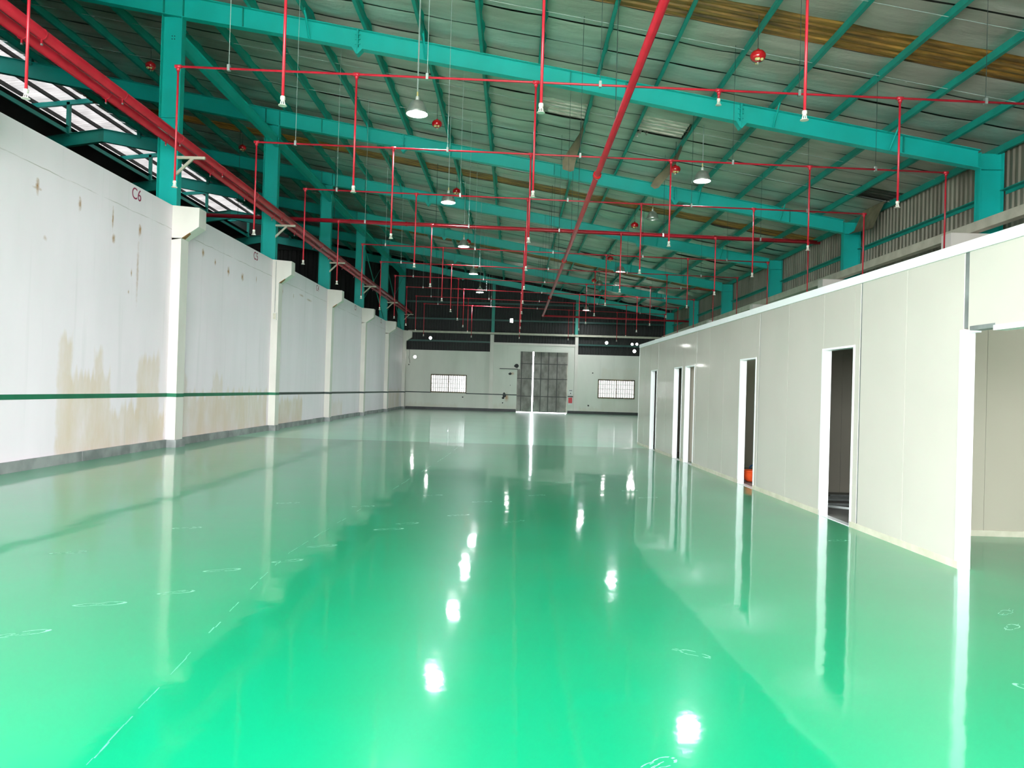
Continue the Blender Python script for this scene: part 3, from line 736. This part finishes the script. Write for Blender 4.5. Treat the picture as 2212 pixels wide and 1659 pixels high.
# longitudinal struts between the column heads
for i in range(3, 8):
    y0, y1 = FY[i], FY[i + 1]
    lab = {2: 'teal strut running from the C6 column head towards the camera', 3: 'teal strut between the C6 and C5 column heads', 4: 'teal strut between the C5 and C4 column heads',
           5: 'teal strut between the C4 and C3 column heads', 6: 'teal strut between the C3 and C2 column heads', 7: 'teal strut between the last two left columns at the back'}[i]
    mb = MB().box(-8.06, -8.045, y0 + .01, y1 - .01, 9.36, 9.66).box(-8.13, -7.99, y0 + .01, y1 - .01, 9.35, 9.362).box(-8.13, -7.99, y0 + .01, y1 - .01, 9.655, 9.667)
    setk(build(mb, 'strut_beam', M['teal']), lab, 'steel beam', 'struts between column heads')
for i, (a, b_) in enumerate([(6, 7), (7, 8)]):
    y0, y1 = FY[a], FY[b_]
    t = thing('cross_brace', 'crossed teal brace rods between ' + ('the C3 and C2 columns' if i == 0 else 'the last two left columns at the back'), 'brace', (-8.2, y0, 5.7), 'crossed brace rods')
    build(MB().tube([(-8.2, y0 + .1, 9.3), (-8.2, y1 - .1, 5.75)], .03, 6), 'rod', M['teal_dull'], t)
    build(MB().tube([(-8.2, y1 - .1, 9.3), (-8.2, y0 + .1, 5.75)], .012, 6), 'rod', M['teal_dull'], t)

# ================================================================== PARTITION OF WHITE PANELS
def PXY(y): return 4.2 - .0228 * (y - 7)
PT = .10
wp = struct('wall_partition', (PXY(7.2), 7.2, 0))
def pbox(mb, y0, y1, z0, z1, o0=0.0, o1=PT):
    a, c = PXY(y0), PXY(y1)
    return mb.hexa([(a + o0, y0, z0), (a + o1, y0, z0), (c + o1, y1, z0), (c + o0, y1, z0), (a + o0, y0, z1), (a + o1, y0, z1), (c + o1, y1, z1), (c + o0, y1, z1)])
PTOP = 2.97; DH = 2.21
doors = [(9.43, 10.31), (12.99, 13.80), (17.02, 17.82), (18.17, 18.93), (21.02, 21.77)]
YP0, YP1 = 7.22, 23.62
def panels(y0, y1, z0, z1, w=1.16):
    n = max(1, round((y1 - y0) / w)); st = (y1 - y0) / n
    for k in range(n): build(pbox(MB(), y0 + st * k + .003, y0 + st * (k + 1) - .003, z0, z1), 'wall_panel', M['panel'], wp)
GAP = .035
cur = YP0
for k, (a, c) in enumerate(doors):
    if k in (2, 3) and k == 3:
        panels(cur, a, .06, PTOP)
    else:
        near = a - .19
        panels(cur, near, .06, PTOP)
        build(pbox(MB(), near + .002, near + GAP - .002, .06, PTOP, .004, PT - .01), 'joint_strip', M['joint_grey'], wp)
        build(pbox(MB(), near + GAP, a, .06, PTOP), 'door_post', M['panel'], wp)
    build(pbox(MB(), a + .003, c - .003, DH, PTOP), 'wall_panel', M['panel'], wp)
    cur = c
panels(cur, YP1, .06, PTOP)
build(pbox(MB(), YP1, YP1 + .01, .0, PTOP, -.004, PT + .004), 'end_cap', M['trim'], wp)
# header over the wide opening nearest the camera, and the panels beyond it
YO = 4.6
build(pbox(MB(), YP0 - .85, YP0 - .07, 2.23, PTOP), 'wall_panel', M['panel'], wp)
build(pbox(MB(), YO, YP0 - .856, 2.23, PTOP), 'wall_panel', M['panel'], wp)
build(pbox(MB(), YP0 - .065, YP0 - .002, 2.25, PTOP, .004, PT - .01), 'joint_strip', M['joint_grey'], wp)
build(pbox(MB(), YO, YP0 - .45, 2.2, 2.245, -.012, PT + .012), 'opening_trim', M['trim'], wp)
build(pbox(MB(), YP0 - .46, YP0 - .1, 2.225, 2.265, -.003, PT + .003), 'opening_trim', M['joint_grey'], wp)
build(pbox(MB(), YP0 - .1, YP0 - .012, 2.21, 2.23, -.006, PT + .006), 'opening_trim', M['trim'], wp)
panels(1.2, YO, .06, PTOP)
build(pbox(MB(), YP0 - .012, YP0 + .05, .0, 2.24, -.004, PT + .006), 'end_jamb', M['trim'], wp)
# cap rail and base channel
seg = [(1.2, 6.3), (6.3, 12.3), (12.3, 18.3), (18.3, YP1 + .01)]
for a, c in seg: build(pbox(MB(), a, c - .002, PTOP - .01, 3.06, -.02, PT + .02), 'cap_rail', M['trim'], wp)
solid = [(1.2, YO)] + [(YP0, doors[0][0])] + [(doors[k][1], doors[k + 1][0]) for k in range(4)] + [(doors[4][1], YP1)]
M['base_cream'] = simple('cream_base_channel', (.58, .55, .44), (.48, .46, .35), 5, .4)
for a, c in solid: build(pbox(MB(), a, c, 0, .07, -.006, PT + .006), 'base_channel', M['base_cream'], wp)
# door frames: white lining on each jamb and a head piece
for k, (a, c) in enumerate(doors):
    d = struct('door_%d' % (k + 2), (PXY(a), a, 0))
    build(pbox(MB(), c - .012, c + .03, 0, DH, -.006, PT + .006), 'jamb', M['trim'], d)
    build(pbox(MB(), a - .03, a + .012, 0, DH, -.004, PT + .006), 'jamb', M['trim'], d)
    build(pbox(MB(), a - .03, c + .03, DH - .012, DH + .015, -.005, PT + .006), 'head', M['trim'], d)
    build(pbox(MB(), a + .012, c - .012, .0, .006, .0, PT), 'threshold', M['trim'], d)
# rooms behind
wro = struct('wall_rooms', (6.5, 15, 0))
RX = 9.4
for y in (9.05, 12.88, 16.92, 18.05, 20.9):
    x0 = PXY(y) + PT + .01
    n = 4; st = (RX - x0) / n
    for k in range(n): build(MB().box(x0 + st * k + .002, x0 + st * (k + 1) - .002, y, y + .06, .0, 2.95), 'lining_panel', M['room_panel'], wro)
build(MB().box(PXY(1.2) + PT + .01, RX, 1.2, 1.26, 0, 2.95), 'lining_panel', M['room_panel'], wro)
build(MB().box(RX, RX + .06, 1.2, YP1, 0, 2.95), 'lining_panel', M['room_panel'], wro)
build(MB().box(PXY(YP1) + PT, RX, YP1 - .06, YP1, 0, 2.95), 'lining_panel', M['room_panel'], wro)
build(MB().box(PXY(9) + PT + .01, RX, 9.035, 9.05, 0, .07), 'base_channel', M['base_cream'], wro)
for y0, y1 in ((9.11, 12.88), (18.11, 20.9), (20.96, YP1 - .06)):
    build(MB().box(PXY(y0) + PT + .005, RX, y0, y1, 2.90, 2.95), 'room_ceiling', M['room_panel'], wro)

# ================================================================== RED PIPES
# pair on brackets along the left columns
for nm, x in (('outer', -7.47), ('inner', -7.78)):
    t = thing('red_main_pipe', 'large red pipe along the left columns, ' + ('outer of the pair, nearer the hall' if nm == 'outer' else 'inner of the pair, beside the columns'), 'pipe', (x, 17.8, 6.85), 'paired red pipes on brackets')
    build(MB().tube([(x, YF + .2, 6.85), (x, 54.6, 6.85)], .085, 14), 'pipe', M['red'], t, smooth=True)
    y = 2.0
    while y < 50:
        build(MB().tube([(x, y - .012, 6.85), (x, y + .012, 6.85)], .093, 14).box(x - .012, x + .012, y - .012, y + .012, 6.70, 6.76), 'pipe_clamp', M['red'], t)
        build(MB().box(x - .014, x + .014, y - .014, y + .014, 6.675, 6.70), 'clamp_bolt', M['galv'], t)
        y += 2.46
for i in range(1, 9):
    y = FY[i] - .14
    t = thing('pipe_bracket', 'cream steel bracket carrying the red pipes on ' + {1: 'the column behind the view', 2: 'the column left of the camera', 3: 'the C6 column', 4: 'the C5 column', 5: 'the C4 column', 6: 'the C3 column', 7: 'the C2 column', 8: 'the last left column'}[i], 'bracket', (-7.98, y, 6.4), 'cream pipe brackets')
    build(MB().box(-7.99, -7.34, y - .03, y + .03, 6.70, 6.762), 'arm', M['cream_steel'], t)
    build(MB().hexa([(-7.99, y - .025, 6.32), (-7.99, y - .025, 6.40), (-7.99, y + .025, 6.40), (-7.99, y + .025, 6.32),
                     (-7.60, y - .025, 6.70), (-7.68, y - .025, 6.70), (-7.68, y + .025, 6.70), (-7.60, y + .025, 6.70)]), 'diagonal', M['cream_steel'], t)
# long feed pipe along the middle with couplings, turning right near the back
MX, MZ = 1.65, 6.235
t = thing('red_feed_pipe', 'long red feed pipe running down the middle of the hall with couplings', 'pipe', (MX, 10, MZ))
build(MB().tube([(MX, YF + .3, MZ), (MX, 47.8, MZ)], .06, 14), 'pipe', M['red'], t, smooth=True)
build(MB().tube([(MX, 47.8, MZ), (11.1, 47.8, MZ - .1)], .06, 12), 'turned_pipe', M['red'], t, smooth=True)
build(MB().lathe([(.02, -.075), (.07, -.06), (.085, 0), (.07, .06), (.02, .075)], 12, (MX, 47.8, MZ)), 'elbow', M['red'], t, smooth=True)
for y in (5.2, 16.55, 27.5, 38.5):
    build(MB().tube([(MX, y - .075, MZ), (MX, y - .05, MZ), (MX, y + .05, MZ), (MX, y + .075, MZ)], [.075, .092, .092, .075], 14), 'coupling', M['red_gloss'], t, smooth=True)
for y in (8, 13.6, 21.6, 24.2, 31.6, 35, 42.5):
    build(MB().tube([(MX, y, MZ), (MX, y, zfoil(MX))], .007, 5), 'hanger_rod', M['cable'], t)
# heavy cross main
t = thing('red_cross_main', 'heavy red cross pipe spanning the hall between the C5 and C4 columns', 'pipe', (0, 28.6, 7.56))
def zx(x): return 7.56 - .0165 * x
build(MB().tube([(-16.0, 28.6, zx(-16)), (XR - .1, 28.6, zx(XR - .1))], .075, 14), 'pipe', M['red'], t, smooth=True)
for x in (-6.3, -4.2, .3, 4.6, 7.3):
    build(MB().tube([(x - .04, 28.6, zx(x)), (x + .04, 28.6, zx(x))], .09, 14), 'coupling', M['red'], t, smooth=True)
for x in (-10.5, -6.9, -3.1, 1.2, 5.4, 9.0):
    build(MB().tube([(x, 28.6, zx(x)), (x, 28.6, zfoil(x))], .008, 5), 'hanger_rod', M['cable'], t)
# sprinkler branches with drops
DXs = [-5.39, -2.6, .2, 3.05, 5.87, 8.63]
def zbr(x): return 6.45 - .0165 * (x + 5.39)
head_me = None
for k in range(0, 11):
    y = 8.3 + 3.65 * k
    t = thing('sprinkler_branch', 'red sprinkler branch pipe with hanging drops, %s counting from the camera' % ORD[k], 'sprinkler pipe', (0, y, 6.3), 'red sprinkler branch pipes')
    build(MB().tube([(DXs[0], y, zbr(DXs[0])), (DXs[-1], y, zbr(DXs[-1]))], .0185, 8), 'branch_pipe', M['red'], t, smooth=True)
    for j, x in enumerate(DXs):
        short = (k == 1 and j == 3)
        zb = zbr(x) - .13 if short else 4.66
        dp = build(MB().tube([(x, y, zbr(x) + .0), (x, y, zb)], .0165, 8), 'drop_pipe', M['red'], t, smooth=True)
        build(MB().tube([(x - .05, y, zbr(x)), (x + .05, y, zbr(x))], .031, 8).tube([(x, y, zbr(x)), (x, y, zbr(x) - .07)], .029, 8), 'tee_fitting', M['red'], t, smooth=True)
        if True:
            if head_me is None:
                hb = MB().lathe([(.012, .0), (.026, .0), (.028, -.03), (.018, -.045), (.014, -.05)], 10)
                hb.tube([(-.016, 0, -.045), (-.022, 0, -.075), (-.01, 0, -.10)], .006, 5).tube([(.016, 0, -.045), (.022, 0, -.075), (.01, 0, -.10)], .006, 5)
                hb.lathe([(.0, -.098), (.043, -.094), (.046, -.102), (.0, -.104)], 12)
                hb.tube([(0, 0, -.045), (0, 0, -.1)], .006, 5)
                me = bpy.data.meshes.new('sprinkler_head'); me.from_pydata(hb.v, [], hb.f); me.materials.append(M['brass']); me.update(); head_me = me
            h_ = bpy.data.objects.new('sprinkler_head', head_me); COL.objects.link(h_); h_.parent = dp
            h_.location = Vector((x, y, zb)) - WL[dp]
    for x in (-4.6, -1.5, 1.2, 4.3, 7.2):
        build(MB().tube([(x, y, zbr(x) - .03), (x, y, zfoil(x))], .0045, 5), 'hanger_rod', M['lightcable'] if x < 0 else M['cable'], t)
        build(MB().box(x - .02, x + .02, y - .03, y + .03, zbr(x) - .035, zbr(x) + .06), 'hanger_clip', M['galv'], t)

# ================================================================== PENDANT LAMPS
def make_lamp(label, x, y, zb, lit):
    t = thing('pendant_lamp', label, 'pendant lamp', (x, y, zb), 'high bay pendant lamps')
    sh = MB().lathe([(.215, 0), (.222, .006), (.205, .06), (.185, .13), (.155, .20), (.115, .255), (.07, .275), (.02, .278)], 24, (x, y, zb), False)
    sh.lathe([(.215, 0), (.198, .06), (.176, .13), (.148, .195), (.11, .245), (.02, .262)], 24, (x, y, zb), False)
    build(sh, 'shade', M['alu'], t, smooth=True)
    build(MB().lathe([(.0, .035), (.10, .028), (.205, .03), (.205, .034), (.1, .04), (0, .042)], 24, (x, y, zb), False), 'lamp_face', M['lamp_on'] if lit else M['lamp_off'], t)
    build(MB().lathe([(.035, .27), (.04, .29), (.035, .36), (.012, .38)], 12, (x, y, zb)), 'lamp_cap', M['white_plastic'], t, smooth=True)
    build(MB().tube([(x, y, zb + .37), (x, y, zb + .46)], .018, 8), 'hook_sleeve', M['yellow'], t)
    rod = .016 if zb < 7.5 and y < 17 else .01
    build(MB().tube([(x, y, zb + .44), (x, y, zfoil(x) - .02)], rod, 6), 'suspension_rod', M['lightcable'] if lit else M['cable'], t)
    return t
for i, y in enumerate((15.72, 23.17, 30.29, 37.44, 44.5)):
    make_lamp('lit pendant lamp left of the feed pipe, %s from the camera' % ORD[i], -2.16, y, 7.15, True)
for i, (y, z, lit) in enumerate(((20.07, 7.15, True), (27.39, 8.05, False), (35.54, 7.15, True), (44.58, 8.05, False), (52.6, 7.15, True))):
    make_lamp(('lit' if lit else 'unlit, higher-hung') + ' pendant lamp right of the feed pipe, %s from the camera' % ORD[i], 4.75, y, min(z, ztop(4.75) - .65) if not lit else z, lit)

# ================================================================== HANGING DOME EXTINGUISHERS
def make_ball(label, x, y, z):
    t = thing('dome_extinguisher', label, 'fire extinguisher', (x, y, z - .14), 'hanging red dome extinguishers')
    build(MB().lathe([(.02, .115), (.06, .11), (.11, .085), (.14, .04), (.145, .0), (.13, -.045), (.09, -.085), (.03, -.105), (.0, -.108)], 20, (x, y, z), False), 'body', M['red_gloss'], t, smooth=True)
    for a in (-1.0, -2.1, -1.75, 1.5):
        cx, cy = x + .095 * math.cos(a), y + .095 * math.sin(a)
        build(MB().lathe([(.0, .03), (.03, .022), (.034, 0), (.02, -.022), (0, -.026)], 8, (cx, cy, z - .085), False), 'nozzle_cap', M['yellow'], t, smooth=True)
    build(MB().lathe([(.02, 0), (.02, -.03), (.008, -.035), (.008, -.055)], 8, (x, y, z - .1)), 'nozzle', M['brass'], t)
    build(MB().lathe([(.035, 0), (.03, .03), (.012, .05)], 10, (x, y, z + .105)), 'neck', M['red'], t)
    build(MB().tube([(x, y, z + .14), (x, y, zfoil(x) - .02)], .007, 5), 'hanger_wire', M['cable'], t)
for i, k in enumerate(range(0, 5)):
    y = 14.3 + 7.35 * k
    make_ball('red dome extinguisher on a wire, right row, %s from the camera' % ORD[i], 4.36, y, 7.9)
for i, k in enumerate(range(1, 5)):
    y = 14.3 + 7.35 * k
    make_ball('red dome extinguisher on a wire, middle row, %s from the camera' % ORD[i], -2.4, y, 9.0 if k < 3 else 8.5)
for i, k in enumerate((1, 2)):
    make_ball('red dome extinguisher beyond the left columns, %s' % ('nearer of the two' if i == 0 else 'farther of the two'), -10.55, 14.3 + 7.35 * k, 10.42)

# ================================================================== SMALL THINGS ON THE BACK WALL
def spot(label, x, z, r=.11, y=YB - .12):
    t = thing('wall_spotlight', label, 'spotlight', (x, y, z), 'small lit spotlights on the back wall')
    build(MB().tube([(x, y - .02, z), (x, y + .05, z)], [r, r * .6], 14), 'housing', M['white_plastic'], t)
    build(MB().tube([(x, y - .03, z), (x, y - .018, z)], r * .92, 14), 'lens', M['wall_spot'], t)
    build(MB().box(x - .02, x + .02, y + .04, YB + .13, z - .02, z + .02), 'bracket', M['galv'], t)
spot('round lit spotlight on the white back wall above the left window', -7.2, 3.74)
spot('round lit spotlight on dark cladding above the left window', -6.13, 5.13)
spot('round lit spotlight on dark cladding above the right window, alone at left', 6.52, 5.14)
spot('lit spotlight of the close pair at right, left one', 8.36, 5.09, .09)
spot('lit spotlight of the close pair at right, right one', 8.69, 5.10, .09)
spot('round lit spotlight below the close pair at right', 8.53, 4.6, .12)
t = thing('wall_light_box', 'small square lit box on the dark cladding above the doors', 'light box', (-.34, YB - .1, 6.42))
build(MB().box(-.45, -.23, YB - .06, YB + .1, 6.40, 6.70), 'case', M['white_plastic'], t)
build(MB().box(-.43, -.25, YB - .075, YB - .058, 6.42, 6.68), 'face', M['wall_spot'], t)
# extinguisher board and box right of the doors
t = thing('extinguisher_box', 'red and white extinguisher box on the wall right of the sheet doors', 'extinguisher box', (4.03, YB, .72))
build(MB().box(3.86, 4.20, YB - .1, YB - .002, .62, 1.18), 'case', M['white_plastic'], t)
build(MB().box(3.89, 4.17, YB - .115, YB - .098, .74, 1.14), 'red_front', M['red_gloss'], t)
build(MB().box(3.84, 4.22, YB - .13, YB - .002, 1.18, 1.24), 'lid', M['black'], t)
t = thing('wall_notice', 'small notice card on the wall above the extinguisher box', 'notice', (4.05, YB, 1.35))
build(MB().box(3.88, 4.2, YB - .012, YB, 1.32, 1.72), 'card', M['white_plastic'], t)
build(MB().box(3.94, 4.16, YB - .016, YB - .011, 1.62, 1.66), 'heading', M['black'], t)
build(MB().box(4.02, 4.08, YB - .016, YB - .011, 1.40, 1.48), 'pictogram', M['black'], t)
t = thing('wall_cable', 'thin dark cable dangling down the back wall in the left corner', 'cable', (-7.55, YB, 3.3))
build(MB().tube([(-7.62, YB - .015, 4.3), (-7.60, YB - .015, 3.95), (-7.66, YB - .015, 3.7), (-7.58, YB - .015, 3.5), (-7.56, YB - .015, 3.3)], .012, 5), 'cable_run', M['cable'], t)
build(MB().tube([(-7.64, YB - .03, 3.18), (-7.64, YB - .0, 3.18)], .04, 8), 'socket', M['black'], t)
# switch box and conduit on the second pillar
y = FY[4] - .2
t = thing('switch_box', 'small switch box with conduit on the pillar marked C5', 'switch box', (XL + .12, y, 3.62))
build(MB().box(XL + .06, XL + .19, y - .05, y, 3.62, 3.86), 'box_body', M['white_plastic'], t)
build(MB().box(XL + .075, XL + .175, y - .056, y - .048, 3.64, 3.84), 'box_cover', M['cream_steel'], t)
build(MB().tube([(XL + .12, y - .015, 3.86), (XL + .12, y - .015, 5.55)], .010, 6), 'conduit', M['galv'], t)

# ================================================================== THINGS IN THE ROOMS
t = thing('plastic_basin', 'orange plastic basin just inside the third doorway from the camera', 'basin', (4.42, 14.05, 0))
build(MB().lathe([(.0, .01), (.11, .01), (.15, .05), (.175, .13), (.18, .2), (.19, .205), (.19, .215), (.165, .21), (.16, .13), (.13, .05), (.0, .03)], 24, (4.40, 14.1, 0), False), 'bowl', M['orange'], t, smooth=True)
build(MB().tube([(4.22, 14.1, .20), (4.20, 14.1, .16), (4.22, 14.1, .12)], .014, 6), 'handle', M['orange'], t)
t = thing('plastic_jug', 'blue plastic jug standing behind the orange basin', 'jug', (4.72, 14.75, 0))
build(MB().lathe([(.0, 0), (.10, .0), (.11, .03), (.11, .24), (.05, .30), (.045, .34), (.0, .34)], 18, (4.72, 14.75, 0), False), 'jug_body', M['blue'], t, smooth=True)
build(MB().tube([(4.62, 14.75, .26), (4.55, 14.75, .22), (4.55, 14.75, .12), (4.62, 14.75, .08)], .014, 6), 'handle', M['blue'], t)
bars = [((4.45, 11.30), (6.0, 11.36), 'pale metal bar lying straight across the floor inside the second doorway, nearest'), ((4.40, 11.22), (5.0, 10.78), 'pale metal bar lying askew inside the second doorway'),
        ((4.6, 11.85), (6.2, 11.82), 'pale metal bar lying inside the second doorway, middle one'), ((4.7, 12.05), (5.9, 12.08), 'pale metal bar lying inside the second doorway, beyond the middle one'), ((5.1, 12.35), (6.1, 12.3), 'pale metal bar lying inside the second doorway, farthest')]
for (a, c, lab) in bars:
    mb = MB(); d = (Vector((*c, 0)) - Vector((*a, 0))).normalized(); nrm = Vector((-d.y, d.x, 0)) * .018
    p = [Vector((*a, .0)) - nrm, Vector((*c, .0)) - nrm, Vector((*c, .0)) + nrm, Vector((*a, .0)) + nrm]
    mb.hexa(p + [q + Vector((0, 0, .03)) for q in p])
    setk(build(mb, 'metal_bar', M['galv']), lab, 'metal bar', 'metal bars on the room floor')
